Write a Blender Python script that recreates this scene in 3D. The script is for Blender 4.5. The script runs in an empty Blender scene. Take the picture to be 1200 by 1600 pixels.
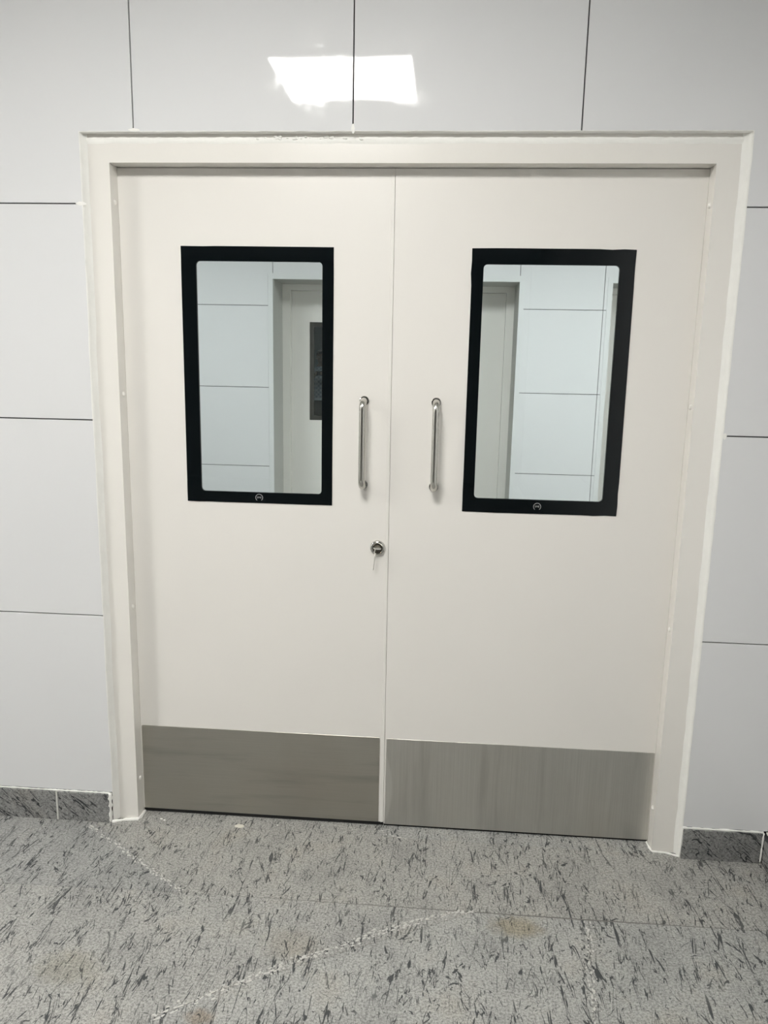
import bpy, bmesh, math, random
from mathutils import Vector, Matrix

C = bpy.context.scene.collection
S = bpy.context.scene
PI = math.pi

# ------------------------------------------------------------------ camera
cam_d = bpy.data.cameras.new('camera')
cam_d.sensor_fit = 'HORIZONTAL'; cam_d.sensor_width = 36.0
cam_d.lens = 1190.4767 / 1200 * 36.0
cam_d.clip_start = 0.02; cam_d.clip_end = 60
cam = bpy.data.objects.new('camera', cam_d)
cam.location = (0.8563669, -2.1692026, 1.4645444)
cam.rotation_euler = (1.3824235, -0.0197566, 0.0742084)
C.objects.link(cam); S.camera = cam

# ------------------------------------------------------------------ world
w = bpy.data.worlds.new('world'); S.world = w; w.use_nodes = True
w.node_tree.nodes['Background'].inputs[0].default_value = (0.8, 0.85, 0.9, 1)
w.node_tree.nodes['Background'].inputs[1].default_value = 0.2

# ------------------------------------------------------------------ light levels and exposure
CORRIDOR_LAMP = 52.0        # emission of each corridor ceiling panel
REAR_FILL = 3.0            # emission of a panel added behind the photographer to lift the right side
LOBBY_LAMP = 35.0           # the room seen through the door panes
DIM_FILL = 2.6             # panel added to light the figure in the room beyond the far door
S.view_settings.view_transform = 'Standard'
S.view_settings.look = 'None'
S.view_settings.gamma = 1.0
S.view_settings.use_curve_mapping = False
S.view_settings.exposure = 0.0

CEIL = 2.75
rnd = random.Random(7)

# ================================================================== materials
def new_mat(name):
    m = bpy.data.materials.new(name); m.use_nodes = True
    nt = m.node_tree; b = nt.nodes['Principled BSDF']
    return m, nt, b

def setp(b, **k):
    for n, v in k.items():
        n = n.replace('_', ' ')
        if n in b.inputs: b.inputs[n].default_value = v

def N(nt, t, **k):
    n = nt.nodes.new(t)
    for a, v in k.items():
        if a.startswith('i_'): n.inputs[a[2:].replace('_', ' ')].default_value = v
        else: setattr(n, a, v)
    return n

def coords(nt, scale=(1, 1, 1), rot=(0, 0, 0), loc=(0, 0, 0)):
    tc = N(nt, 'ShaderNodeTexCoord'); mp = N(nt, 'ShaderNodeMapping'); src = tc.outputs['Object']
    if any(rot):
        m0 = N(nt, 'ShaderNodeMapping'); m0.inputs['Rotation'].default_value = rot
        nt.links.new(src, m0.inputs[0]); src = m0.outputs[0]
    mp.inputs['Scale'].default_value = scale; mp.inputs['Location'].default_value = loc
    nt.links.new(src, mp.inputs[0]); return mp.outputs[0]

def noise(nt, vec, scale, detail=2, rough=0.5, dist=0.0):
    n = N(nt, 'ShaderNodeTexNoise'); n.inputs['Scale'].default_value = scale
    n.inputs['Detail'].default_value = detail; n.inputs['Roughness'].default_value = rough
    n.inputs['Distortion'].default_value = dist
    nt.links.new(vec, n.inputs['Vector']); return n.outputs[0]

def ramp(nt, fac, pts, interp='LINEAR'):
    r = N(nt, 'ShaderNodeValToRGB'); r.color_ramp.interpolation = interp
    e = r.color_ramp.elements
    while len(e) > 1: e.remove(e[-1])
    e[0].position = pts[0][0]; e[0].color = tuple(pts[0][1]) + (1,) if len(pts[0][1]) == 3 else pts[0][1]
    for p, c in pts[1:]:
        q = e.new(p); q.color = tuple(c) + (1,) if len(c) == 3 else c
    nt.links.new(fac, r.inputs[0]); return r.outputs[0]

def mathn(nt, op, a, b=None, clamp=False):
    n = N(nt, 'ShaderNodeMath', operation=op); n.use_clamp = clamp
    for i, v in enumerate((a, b)):
        if v is None: continue
        if isinstance(v, (int, float)): n.inputs[i].default_value = v
        else: nt.links.new(v, n.inputs[i])
    return n.outputs[0]

def mix(nt, fac, a, b, blend='MIX'):
    n = N(nt, 'ShaderNodeMix', data_type='RGBA', blend_type=blend)
    for i, v in ((0, fac), (6, a), (7, b)):
        if isinstance(v, (int, float)): n.inputs[i].default_value = v
        elif isinstance(v, tuple): n.inputs[i].default_value = v + (1,) if len(v) == 3 else v
        else: nt.links.new(v, n.inputs[i])
    return n.outputs[2]

def bump(nt, b, h, strength, dist=0.001):
    n = N(nt, 'ShaderNodeBump'); n.inputs['Strength'].default_value = strength
    n.inputs['Distance'].default_value = dist
    nt.links.new(h, n.inputs['Height']); nt.links.new(n.outputs[0], b.inputs['Normal'])

def plain(name, col, rough=0.5, metal=0.0, var=0.03, vscale=3.0, bs=0.0, bscale=60, spec=0.5):
    m, nt, b = new_mat(name)
    v = coords(nt)
    f = noise(nt, v, vscale, 3)
    c0 = tuple(min(1, x * (1 - var)) for x in col); c1 = tuple(min(1, x * (1 + var)) for x in col)
    nt.links.new(mix(nt, f, c0, c1), b.inputs['Base Color'])
    setp(b, Roughness=rough, Metallic=metal, Specular_IOR_Level=spec)
    if bs: bump(nt, b, noise(nt, v, bscale, 3), bs)
    return m

M = {}
M['tile'] = None
def tile_mat():
    m, nt, b = new_mat('glazed_tile')
    v = coords(nt)
    f = noise(nt, v, 1.4, 2)
    nt.links.new(mix(nt, f, (0.722, 0.728, 0.732), (0.742, 0.746, 0.748)), b.inputs['Base Color'])
    q = noise(nt, v, 9.0, 4, 0.65)
    nt.links.new(ramp(nt, q, [(0.50, (0.035,) * 3), (0.62, (0.11,) * 3)]), b.inputs['Roughness'])
    bump(nt, b, noise(nt, v, 4.0, 2, 0.4), 0.16, 0.004)
    return m
M['tile'] = tile_mat()
M['joint'] = plain('tile_joint_backing', (0.035, 0.037, 0.042), 0.9)
M['cream'] = plain('cream_powder_coat', (0.805, 0.782, 0.738), 0.34, var=0.012, vscale=2.0, bs=0.05, bscale=300)
M['cream_frame'] = plain('cream_frame_paint', (0.815, 0.792, 0.745), 0.20, var=0.012, vscale=2.0, bs=0.06, bscale=120)
M['putty'] = plain('white_sealant', (0.86, 0.855, 0.815), 0.6, var=0.05, vscale=25, bs=0.6, bscale=90)
M['cap'] = plain('cream_plastic_cap', (0.84, 0.82, 0.77), 0.4)
M['rubber'] = plain('black_rubber', (0.008, 0.008, 0.008), 0.8)
M['frit'] = plain('black_glass_border', (0.0035, 0.0055, 0.0065), 0.06, var=0.2, spec=0.42)
M['frit_far'] = plain('black_border_painted_reflection', (0.028, 0.026, 0.020), 0.08, var=0.1, spec=0.8)  # brownish base colour imitates the lobby reflected in the black border
M['emblem'] = plain('grey_print', (0.42, 0.42, 0.42), 0.4)
M['plaster'] = plain('white_plaster', (0.70, 0.71, 0.705), 0.7, var=0.03, bs=0.15)
M['reveal'] = plain('grey_reveal_paint', (0.50, 0.50, 0.47), 0.6, var=0.03)
M['paint'] = plain('white_wall_paint', (0.78, 0.78, 0.77), 0.6, var=0.02)
M['darkwall'] = plain('dark_wall_for_dim_hall', (0.16, 0.15, 0.14), 0.7)  # dark colour stands in for the dimness of a hall behind the camera
M['ceiling'] = plain('white_ceiling_board', (0.64, 0.64, 0.63), 0.8, var=0.02, bs=0.1)
M['alu'] = plain('white_lamp_frame', (0.8, 0.8, 0.8), 0.4)
M['chrome'] = plain('chrome', (0.62, 0.61, 0.58), 0.13, 1.0, var=0.05)
M['keymetal'] = plain('nickel_key', (0.92, 0.91, 0.87), 0.42, 1.0, var=0.05)
M['lockdark'] = plain('dark_nickel', (0.13, 0.12, 0.10), 0.3, 1.0, var=0.2, vscale=80)

def steel(name, base, along, rough=0.3, lo=0.85, hi=1.12, smear=0.12):
    """brushed stainless; along = direction of the brushing, 'x' or 'z'"""
    m, nt, b = new_mat(name)
    sc = (3, 1, 420) if along == 'x' else (420, 1, 3)
    v = coords(nt, sc); f = noise(nt, v, 1.0, 3, 0.6)
    sc2 = (1.6, 1, 16) if along == 'x' else (22, 1, 1.8)
    g = noise(nt, coords(nt, sc2), 1.0, 4, 0.6)
    k = noise(nt, coords(nt), 4.0, 4, 0.6, 0.6)
    a = ramp(nt, f, [(0.3, tuple(x * lo for x in base)), (0.7, tuple(min(1, x * hi) for x in base))])
    c = mix(nt, mathn(nt, 'MULTIPLY', ramp(nt, g, [(0.52, (0, 0, 0)), (0.72, (1, 1, 1))]), smear * 3), a, tuple(x * 0.55 for x in base))
    c = mix(nt, mathn(nt, 'MULTIPLY', ramp(nt, k, [(0.4, (0, 0, 0)), (0.7, (1, 1, 1))]), smear), c, (0.42, 0.36, 0.29))
    nt.links.new(c, b.inputs['Base Color'])
    setp(b, Metallic=1.0, Roughness=rough)
    r = mathn(nt, 'MULTIPLY_ADD', f, 0.2); r.node.inputs[2].default_value = rough - 0.08
    nt.links.new(r, b.inputs['Roughness'])
    bump(nt, b, f, 0.10, 0.0004)
    return m
M['steel_x'] = steel('horizontally_brushed_steel', (0.49, 0.475, 0.43), 'x', 0.34, 0.95, 1.04, 0.16)
M['steel_z'] = steel('vertically_brushed_steel', (0.65, 0.64, 0.605), 'z', 0.36, 0.92, 1.06, 0.10)
M['steel_h'] = steel('brushed_steel_bar', (0.60, 0.59, 0.55), 'z', 0.22, 0.85, 1.15, 0.05)

def glass_mat(name, tint, refl=1.0):
    m, nt, b = new_mat(name)
    nt.nodes.remove(b); out = [n for n in nt.nodes if n.type == 'OUTPUT_MATERIAL'][0]
    t = N(nt, 'ShaderNodeBsdfTransparent'); g = N(nt, 'ShaderNodeBsdfGlossy')
    t.inputs[0].default_value = tint + (1,)
    g.inputs['Color'].default_value = (0.95, 1, 0.98, 1); g.inputs['Roughness'].default_value = 0.0
    fr = N(nt, 'ShaderNodeFresnel'); fr.inputs[0].default_value = 1.5
    geo = N(nt, 'ShaderNodeNewGeometry')
    front = mathn(nt, 'SUBTRACT', 1.0, geo.outputs['Backfacing'])
    fac = mathn(nt, 'MULTIPLY', mathn(nt, 'MULTIPLY', fr.outputs[0], front), 1.9 * refl, True)
    mx = N(nt, 'ShaderNodeMixShader')
    nt.links.new(fac, mx.inputs[0]); nt.links.new(t.outputs[0], mx.inputs[1]); nt.links.new(g.outputs[0], mx.inputs[2])
    nt.links.new(mx.outputs[0], out.inputs[0])
    return m
M['glass'] = glass_mat('clear_glass', (0.945, 0.965, 0.955))
M['glass_dim'] = glass_mat('clear_glass_far', (0.93, 0.95, 0.94), 0.6)

def lamp_mat(name, col, strength):
    m, nt, b = new_mat(name)
    nt.nodes.remove(b); out = [n for n in nt.nodes if n.type == 'OUTPUT_MATERIAL'][0]
    e = N(nt, 'ShaderNodeEmission'); e.inputs[0].default_value = col + (1,); e.inputs[1].default_value = strength
    nt.links.new(e.outputs[0], out.inputs[0]); return m
M['lamp'] = lamp_mat('corridor_lamp', (1.0, 0.985, 0.95), CORRIDOR_LAMP)
M['lamp4'] = lamp_mat('rear_fill_panel', (1.0, 0.985, 0.95), REAR_FILL)
M['lamp2'] = lamp_mat('lobby_lamp', (0.95, 0.99, 1.0), LOBBY_LAMP)
M['lamp3'] = lamp_mat('dim_fill_panel', (0.8, 0.92, 1.0), DIM_FILL)

# x scale, y scale, line width, break-up threshold, seed, wobble, turn, gain
STREAKS = ((30, 3.0, 0.015, 0.475, 0.0, 0.7, 0.00, 10), (40, 3.6, 0.016, 0.495, 3.7, 0.8, 0.22, 10),
           (26, 3.4, 0.012, 0.510, 9.1, 0.9, -0.30, 11), (58, 6.5, 0.026, 0.530, 14.3, 0.8, -0.06, 9), (22, 7.0, 0.015, 0.560, 21.3, 1.0, 0.75, 12),
           (24, 8.0, 0.015, 0.575, 27.9, 1.0, -0.95, 12))
def granite(name, light, dark, streak, dirx=1.0, diry=1.0, dirz=1.0, rot=(0, 0, 0), amount=1.0, sr=0.0):
    m, nt, b = new_mat(name)
    v0 = coords(nt)
    # small speckle and soft patches
    sp = noise(nt, v0, 170, 4, 0.68)
    sp2 = noise(nt, v0, 620, 2, 0.6)
    pa = noise(nt, v0, 6, 4, 0.6)
    base = ramp(nt, sp, [(0.30, tuple(x * 0.8 for x in dark)), (0.45, tuple((a + c) / 2 for a, c in zip(light, dark))), (0.55, light), (0.75, tuple(min(1, x * 1.25) for x in light))])
    base = mix(nt, ramp(nt, sp2, [(0.33, (0.35, 0.35, 0.35)), (0.42, (0, 0, 0))]), base, tuple(x * 0.45 for x in dark))
    base = mix(nt, 1.0, base, ramp(nt, pa, [(0.3, (0.80, 0.80, 0.81)), (0.55, (1, 1, 1)), (0.75, (1.0, 0.965, 0.92))]), 'MULTIPLY')
    dots = noise(nt, v0, 330, 2, 0.5)
    base = mix(nt, mathn(nt, 'MULTIPLY', mathn(nt, 'SUBTRACT', dots, 0.635, True), 16, True), base, streak)
    # streaks: zero lines of a stretched noise, broken up by patches
    masks = []
    for i, (sx, sy, width, thr, seed, wob, rz, gain) in enumerate(STREAKS):
        r2 = (rot[0], rot[1], rot[2] + rz)
        n = noise(nt, coords(nt, (sx * dirx, sy * diry, 20 * dirz), r2, (seed, seed * 1.3, seed)), 1.0, 3, 0.5, wob)
        d = mathn(nt, 'ABSOLUTE', mathn(nt, 'SUBTRACT', n, 0.5))
        brk = noise(nt, coords(nt, (34 * dirx, 11 * diry, 20 * dirz), r2, (seed + 5, 2, 1)), 1.0, 3, 0.65)
        wd = mathn(nt, 'MINIMUM', mathn(nt, 'MULTIPLY', mathn(nt, 'SUBTRACT', brk, thr, True), gain * width * amount), width)
        e = mathn(nt, 'DIVIDE', d, mathn(nt, 'MAXIMUM', wd, 0.00001))
        masks.append(mathn(nt, 'MULTIPLY', mathn(nt, 'SUBTRACT', 1.0, e, True), 2.6, True))
    mk = masks[0]
    for q in masks[1:]: mk = mathn(nt, 'MAXIMUM', mk, q)
    # whole areas carry more or fewer streaks
    big = noise(nt, coords(nt, (4.5, 4.5, 4.5), (0, 0, 0), (31, 7, 2)), 1.0, 2, 0.5)
    mk = mathn(nt, 'MULTIPLY', mk, ramp(nt, big, [(0.30, (0.45,) * 3), (0.48, (1, 1, 1))]))
    # short blobs
    bl = noise(nt, coords(nt, (70 * dirx, 24 * diry, 30 * dirz), (rot[0], rot[1], rot[2] - 0.3), (2, 8, 4)), 1.0, 4, 0.65, 0.5)
    mk = mathn(nt, 'MAXIMUM', mk, mathn(nt, 'MULTIPLY', mathn(nt, 'SUBTRACT', bl, 0.672, True), 24, True))
    mk = mathn(nt, 'MULTIPLY', mk, 0.96, True)
    col = mix(nt, mk, base, streak)
    oi = N(nt, 'ShaderNodeObjectInfo')
    col = mix(nt, 1.0, col, oi.outputs['Color'], 'MULTIPLY')
    nt.links.new(col, b.inputs['Base Color'])
    setp(b, Roughness=0.55, Specular_IOR_Level=0.4)
    h = mathn(nt, 'SUBTRACT', sp, mathn(nt, 'MULTIPLY', mk, 0.4))
    bump(nt, b, h, 0.35, 0.0012)
    return m, nt, b
M['granite'] = granite('leathered_grey_granite', (0.415, 0.415, 0.397), (0.19, 0.19, 0.182), (0.035, 0.04, 0.042))[0]
# the skirting is the same stone polished darker, its veins running diagonally
M['granite_skirt'] = granite('dark_granite_skirting', (0.31, 0.31, 0.30), (0.16, 0.16, 0.16), (0.018, 0.02, 0.024),
                             1.0, 0.3, 0.25, (0, 0.85, 0), 1.3)[0]
M['grout'] = plain('pale_cement_grout', (0.55, 0.545, 0.515), 0.85, var=0.18, vscale=120, bs=0.6, bscale=150)
M['bed'] = plain('grey_mortar_bed', (0.17, 0.165, 0.155), 0.9, var=0.1, vscale=80)
M['stain'] = None

# ================================================================== mesh helpers
def tri_count(): return 0

def new_bm(): return bmesh.new()

def add_box(bm, x0, x1, y0, y1, z0, z1):
    r = bmesh.ops.create_cube(bm, size=1.0)
    for v in r['verts']:
        v.co = Vector(((x0 + x1) / 2 + v.co.x * (x1 - x0), (y0 + y1) / 2 + v.co.y * (y1 - y0), (z0 + z1) / 2 + v.co.z * (z1 - z0)))
    return r['verts']

def add_prism_xz(bm, pts, y0, y1):
    """pts: outline in x,z seen from -y; front face at y0, back at y1"""
    f = [bm.verts.new((x, y0, z)) for x, z in pts]; g = [bm.verts.new((x, y1, z)) for x, z in pts]
    bm.faces.new(f); bm.faces.new(list(reversed(g)))
    n = len(pts)
    for i in range(n):
        bm.faces.new((f[i], g[i], g[(i + 1) % n], f[(i + 1) % n]))

def add_prism_xy(bm, pts, z0, z1):
    f = [bm.verts.new((x, y, z1)) for x, y in pts]; g = [bm.verts.new((x, y, z0)) for x, y in pts]
    bm.faces.new(f); bm.faces.new(list(reversed(g)))
    n = len(pts)
    for i in range(n):
        bm.faces.new((f[i], g[i], g[(i + 1) % n], f[(i + 1) % n]))

def add_tube(bm, path, r, seg=20, cap=True):
    """round tube along a list of points"""
    path = [Vector(p) for p in path]; rings = []
    up = None
    for i, p in enumerate(path):
        t = (path[min(i + 1, len(path) - 1)] - path[max(i - 1, 0)]).normalized()
        if up is None:
            up = Vector((1, 0, 0)) if abs(t.x) < 0.9 else Vector((0, 0, 1))
        a = (up - t * up.dot(t)).normalized(); b = t.cross(a); up = a
        rr = r[i] if isinstance(r, (list, tuple)) else r
        rings.append([bm.verts.new(p + a * math.cos(2 * PI * k / seg) * rr + b * math.sin(2 * PI * k / seg) * rr) for k in range(seg)])
    for i in range(len(rings) - 1):
        for k in range(seg):
            bm.faces.new((rings[i][k], rings[i][(k + 1) % seg], rings[i + 1][(k + 1) % seg], rings[i + 1][k]))
    if cap:
        bm.faces.new(list(reversed(rings[0]))); bm.faces.new(rings[-1])

def add_lathe_y(bm, cx, cz, prof, seg=32):
    """profile list of (radius, y) turned about the y axis through cx, cz"""
    rings = []
    for r, y in prof:
        if r <= 1e-6: rings.append([bm.verts.new((cx, y, cz))])
        else: rings.append([bm.verts.new((cx + r * math.cos(2 * PI * k / seg), y, cz + r * math.sin(2 * PI * k / seg))) for k in range(seg)])
    for a, b in zip(rings, rings[1:]):
        for k in range(seg):
            k2 = (k + 1) % seg
            if len(a) == 1 and len(b) == 1: continue
            if len(a) == 1: bm.faces.new((a[0], b[k], b[k2]))
            elif len(b) == 1: bm.faces.new((a[k], a[k2], b[0]))
            else: bm.faces.new((a[k], b[k], b[k2], a[k2]))

def obj(name, bm, m, parent=None, smooth=False, bevel=0.0, seg=2, recalc=True):
    if recalc: bmesh.ops.recalc_face_normals(bm, faces=bm.faces)
    me = bpy.data.meshes.new(name); bm.to_mesh(me); bm.free()
    if smooth:
        for p in me.polygons: p.use_smooth = True
    me.materials.append(m)
    o = bpy.data.objects.new(name, me); C.objects.link(o)
    if parent is not None:
        o.parent = parent
        # mesh data is in world coordinates; cancel the offset of the parents
        off = Vector((0, 0, 0)); q = parent
        while q is not None: off += q.location; q = q.parent
        o.location = -off
    if bevel:
        b = o.modifiers.new('bevel', 'BEVEL'); b.width = bevel; b.segments = seg; b.limit_method = 'ANGLE'
        b.harden_normals = False
    return o

def tag(o, label=None, cat=None, group=None, kind=None):
    if label: o['label'] = label
    if cat: o['category'] = cat
    if group: o['group'] = group
    if kind: o['kind'] = kind
    return o

def empty(name, loc=(0, 0, 0)):
    o = bpy.data.objects.new(name, None); o.location = loc; o.empty_display_size = 0.1
    C.objects.link(o); return o

def box(name, b, m, parent=None, bevel=0.0, seg=2):
    bm = new_bm(); add_box(bm, *b); return obj(name, bm, m, parent, bevel=bevel, seg=seg)

# ================================================================== corridor shell
XR = 1.889           # right-hand side wall
OX0, OX1, OZ = -0.153, 1.636, 2.079      # opening cut in the tiles
JZ = [0.102, 0.6964, 1.2947, 1.893, 2.4913]   # horizontal tile joints
def jrange(a, b): return a + 0.0019, b - 0.0019

def l_tile(x0, x1, z0, z1, o0, o1, oz):
    """tile outline x0..x1, z0..z1 minus the opening o0..o1 below oz -> list of outlines"""
    if x1 <= o0 or x0 >= o1 or z0 >= oz: return [[(x0, z0), (x1, z0), (x1, z1), (x0, z1)]]
    out = []
    if z1 > oz:      # something stays above
        if x0 < o0 < x1 and x1 <= o1: out.append([(x0, z0), (o0, z0), (o0, oz), (x1, oz), (x1, z1), (x0, z1)])
        elif x0 < o1 < x1 and x0 >= o0: out.append([(o1, z0), (x1, z0), (x1, z1), (x0, z1), (x0, oz), (o1, oz)])
        elif x0 >= o0 and x1 <= o1: out.append([(x0, oz), (x1, oz), (x1, z1), (x0, z1)])
    else:
        if x0 < o0: out.append([(x0, z0), (o0, z0), (o0, z1), (x0, z1)])
        if x1 > o1: out.append([(o1, z0), (x1, z0), (x1, z1), (o1, z1)])
    return out

def tiled_wall(name, label, xs, zs, y, openings, x0, x1, ztop, depth, gap=0.0019, tile_t=0.010):
    """wall core plus separate tiles; openings: list of (x0,x1,ztop)"""
    bm = new_bm()
    cur = x0
    for a, b, t in openings:
        add_box(bm, cur, a, y + tile_t - 0.001, y + depth, 0, ztop)
        add_box(bm, a, b, y + tile_t - 0.001, y + depth, t, ztop)
        cur = b
    add_box(bm, cur, x1, y + tile_t - 0.001, y + depth, 0, ztop)
    wl = obj(name, bm, M['joint']); tag(wl, label, 'wall', kind='structure')
    for i in range(len(xs) - 1):
        for j in range(len(zs) - 1):
            a, b = xs[i] + gap, xs[i + 1] - gap; c, d = zs[j] + gap * 0.8, zs[j + 1] - gap * 0.8
            outs = [[(a, c), (b, c), (b, d), (a, d)]]
            for o0, o1, oz in openings:
                nxt = []
                for o in outs:
                    if len(o) == 4:
                        nxt += l_tile(o[0][0], o[1][0], o[0][1], o[2][1], o0, o1, oz)
                    else: nxt.append(o)
                outs = nxt
            for o in outs:
                if abs(o[1][0] - o[0][0]) < 0.004: continue
                bm = new_bm(); yy = y + rnd.uniform(-0.0003, 0.0003)
                add_prism_xz(bm, o, yy, y + tile_t)
                obj('tile', bm, M['tile'], wl, bevel=0.0008, seg=1)
    return wl

# front wall (the one with the near double door)
# tile columns differ from row to row: above the door they break at 0, 0.6 and 1.2 m, beside it they run full width
bmw = new_bm()
DEP = 0.20
add_box(bmw, -3.2, OX0, 0.009, DEP, 0, CEIL); add_box(bmw, OX1, XR + 0.15, 0.009, DEP, 0, CEIL)
add_box(bmw, OX0, OX1, 0.009, DEP, OZ, CEIL)
wf = tag(obj('wall_front', bmw, M['joint']), 'white tiled corridor wall around the near cream double door', 'wall', kind='structure')
bml = new_bm()
add_box(bml, -3.2, OX0 - 0.02, DEP, DEP + 0.006, 0, CEIL); add_box(bml, OX1 + 0.02, XR + 0.15, DEP, DEP + 0.006, 0, CEIL); add_box(bml, OX0 - 0.02, OX1 + 0.02, DEP, DEP + 0.006, OZ + 0.02, CEIL)
obj('wall_lining', bml, M['paint'], wf)
rows = []
for j in range(4):
    xs = [-3.0, -2.4, -1.8, -1.2, -0.6, 0.0] if j == 3 else [-3.0, -2.4, -1.8, -1.2, -0.6, OX0]
    rows.append((xs, JZ[j], JZ[j + 1]))
    rows.append(([0.0, 0.6, 1.2, XR] if j == 3 else [OX1, XR], JZ[j], JZ[j + 1]))
rows.append(([-3.0, -2.4, -1.8, -1.2, -0.6, 0.0, 0.6, 1.2, XR], JZ[4], CEIL))
TILT = {(0.0, 3): (-0.002, 0.0018), (0.6, 3): (0.0, -0.001)}
for xs, z0, z1 in rows:
    for a, b in zip(xs, xs[1:]):
        g = 0.0017
        aa = a + (0 if abs(a - OX1) < 1e-6 else g); bb = b - (0 if abs(b - OX0) < 1e-6 or b == XR else g)
        outs = l_tile(aa, bb, z0 + g, z1 - g, OX0, OX1, OZ)
        for o in outs:
            bm = new_bm()
            add_prism_xz(bm, o, 0.0, 0.010)
            obj('tile', bm, M['tile'], wf, bevel=0.0007, seg=1)

# right-hand wall, in line with the right edge of the photograph
bmr = new_bm(); add_box(bmr, XR + 0.009, XR + 0.15, -7.4, 0.0, 0, CEIL)
wr = tag(obj('wall_right', bmr, M['joint']), 'white tiled side wall meeting the door wall at its right end', 'wall', kind='structure')
for j in range(5):
    zz = JZ + [CEIL]
    ys = [-0.6 * i for i in range(13)]
    for a, b in zip(ys, ys[1:]):
        box('tile', (XR, XR + 0.010, b + 0.0017, a - 0.0017, zz[j] + 0.0017, zz[j + 1] - 0.0017), M['tile'], wr)
tag(box('wall_left', (-3.2, -3.05, -7.4, 0.2, 0, CEIL), M['paint']), 'white painted end wall far to the left of the corridor', 'wall', kind='structure')
tag(box('wall_rear', (-3.2, XR + 0.15, -7.55, -7.4, 0, CEIL), M['darkwall']), 'wall facing the double door from behind the photographer, coloured dark to stand for a dim hall', 'wall', kind='structure')
tag(box('ceiling', (-3.3, 3.9, -7.55, 12.6, CEIL, CEIL + 0.1), M['ceiling']), 'flat white ceiling over the corridor and the rooms behind the doors', 'ceiling', kind='structure')

# ------------------------------------------------------------------ ceiling lights
def ceiling_light(x, y, m, label, sx=0.6, sy=0.6, group=None):
    r = tag(empty('ceiling_light', (x, y, CEIL)), label, 'ceiling light', group)
    bm = new_bm(); t = 0.012
    add_box(bm, x - sx / 2 - t, x - sx / 2, y - sy / 2 - t, y + sy / 2 + t, CEIL - 0.008, CEIL - 0.0002)
    add_box(bm, x + sx / 2, x + sx / 2 + t, y - sy / 2 - t, y + sy / 2 + t, CEIL - 0.008, CEIL - 0.0002)
    add_box(bm, x - sx / 2, x + sx / 2, y - sy / 2 - t, y - sy / 2, CEIL - 0.008, CEIL - 0.0002)
    add_box(bm, x - sx / 2, x + sx / 2, y + sy / 2, y + sy / 2 + t, CEIL - 0.008, CEIL - 0.0002)
    obj('frame', bm, M['alu'], r)
    box('diffuser', (x - sx / 2, x + sx / 2, y - sy / 2, y + sy / 2, CEIL - 0.005, CEIL - 0.0003), m, r)
    return r
ceiling_light(0.385, -1.585, M['lamp'], 'square white ceiling light panel mirrored in the tiles above the door', 0.61, 0.53)
ceiling_light(1.25, -4.7, M['lamp4'], 'added square fill light panel far behind the photographer')
ceiling_light(-2.1, -1.56, M['lamp'], 'square white ceiling light panel at the left end of the corridor')
ceiling_light(-1.3, 1.9, M['lamp2'], 'square ceiling light panel in the left half of the room behind the door')
ceiling_light(1.2, 1.9, M['lamp2'], 'square ceiling light panel in the middle of the room behind the door')
ceiling_light(3.0, 1.9, M['lamp2'], 'square ceiling light panel at the right end of the room behind the door')
ceiling_light(-0.8, 8.6, M['lamp3'], 'added dim fill light panel, unseen, in the dark room beyond the far door', 0.9, 0.9)

# ================================================================== floor
floor = tag(box('floor', (-3.3, 3.9, -7.55, 12.6, -0.12, -0.0016), M['bed']), 'grey leathered granite slab floor with dark streaks', 'floor', kind='structure')
def inset(poly, d):
    """shrink a convex counter-clockwise polygon by d"""
    n = len(poly); out = []
    A = sum(poly[i][0] * poly[(i + 1) % n][1] - poly[(i + 1) % n][0] * poly[i][1] for i in range(n))
    if A < 0: poly = poly[::-1]
    for i in range(n):
        p, c, q = Vector(poly[i - 1]), Vector(poly[i]), Vector(poly[(i + 1) % n])
        e1 = (c - p).normalized(); e2 = (q - c).normalized()
        n1 = Vector((-e1.y, e1.x)); n2 = Vector((-e2.y, e2.x))
        k = n1 + n2; k = k / max(0.3, k.dot(n1))
        out.append(tuple(c + k * d))
    return out
def slab(pts, tone=(1, 1, 1), d=0.0005, dz=0.0):
    bm = new_bm(); add_prism_xy(bm, inset(pts, d), -0.02, dz)
    o = obj('slab', bm, M['granite'], floor, bevel=0.0009, seg=1)
    o.color = tone + (1,)
    return o
# strip of floor inside the doorway
slab([(OX0 + 0.01, 0.004), (0.70, 0.012), (0.70, 0.198), (OX0 + 0.01, 0.198)], (0.98, 0.97, 0.95), dz=-0.0008)
slab([(0.70, 0.012), (OX1 - 0.01, 0.006), (OX1 - 0.01, 0.198), (0.70, 0.198)], (0.97, 0.97, 0.96), dz=-0.0006)
# row A, against the door wall
slab([(-3.05, -0.335), (-0.348, -0.321), (0.177, -0.3055), (-0.21, -0.012), (-0.232, 0.004), (-3.05, 0.004)], (0.90, 0.90, 0.90))
slab([(-0.232, 0.004), (-0.21, -0.012), (0.177, -0.3055), (XR, -0.300), (XR, 0.005), (0.70, 0.012), (-0.15, 0.004)], (0.99, 0.975, 0.95), dz=-0.0004)
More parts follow.
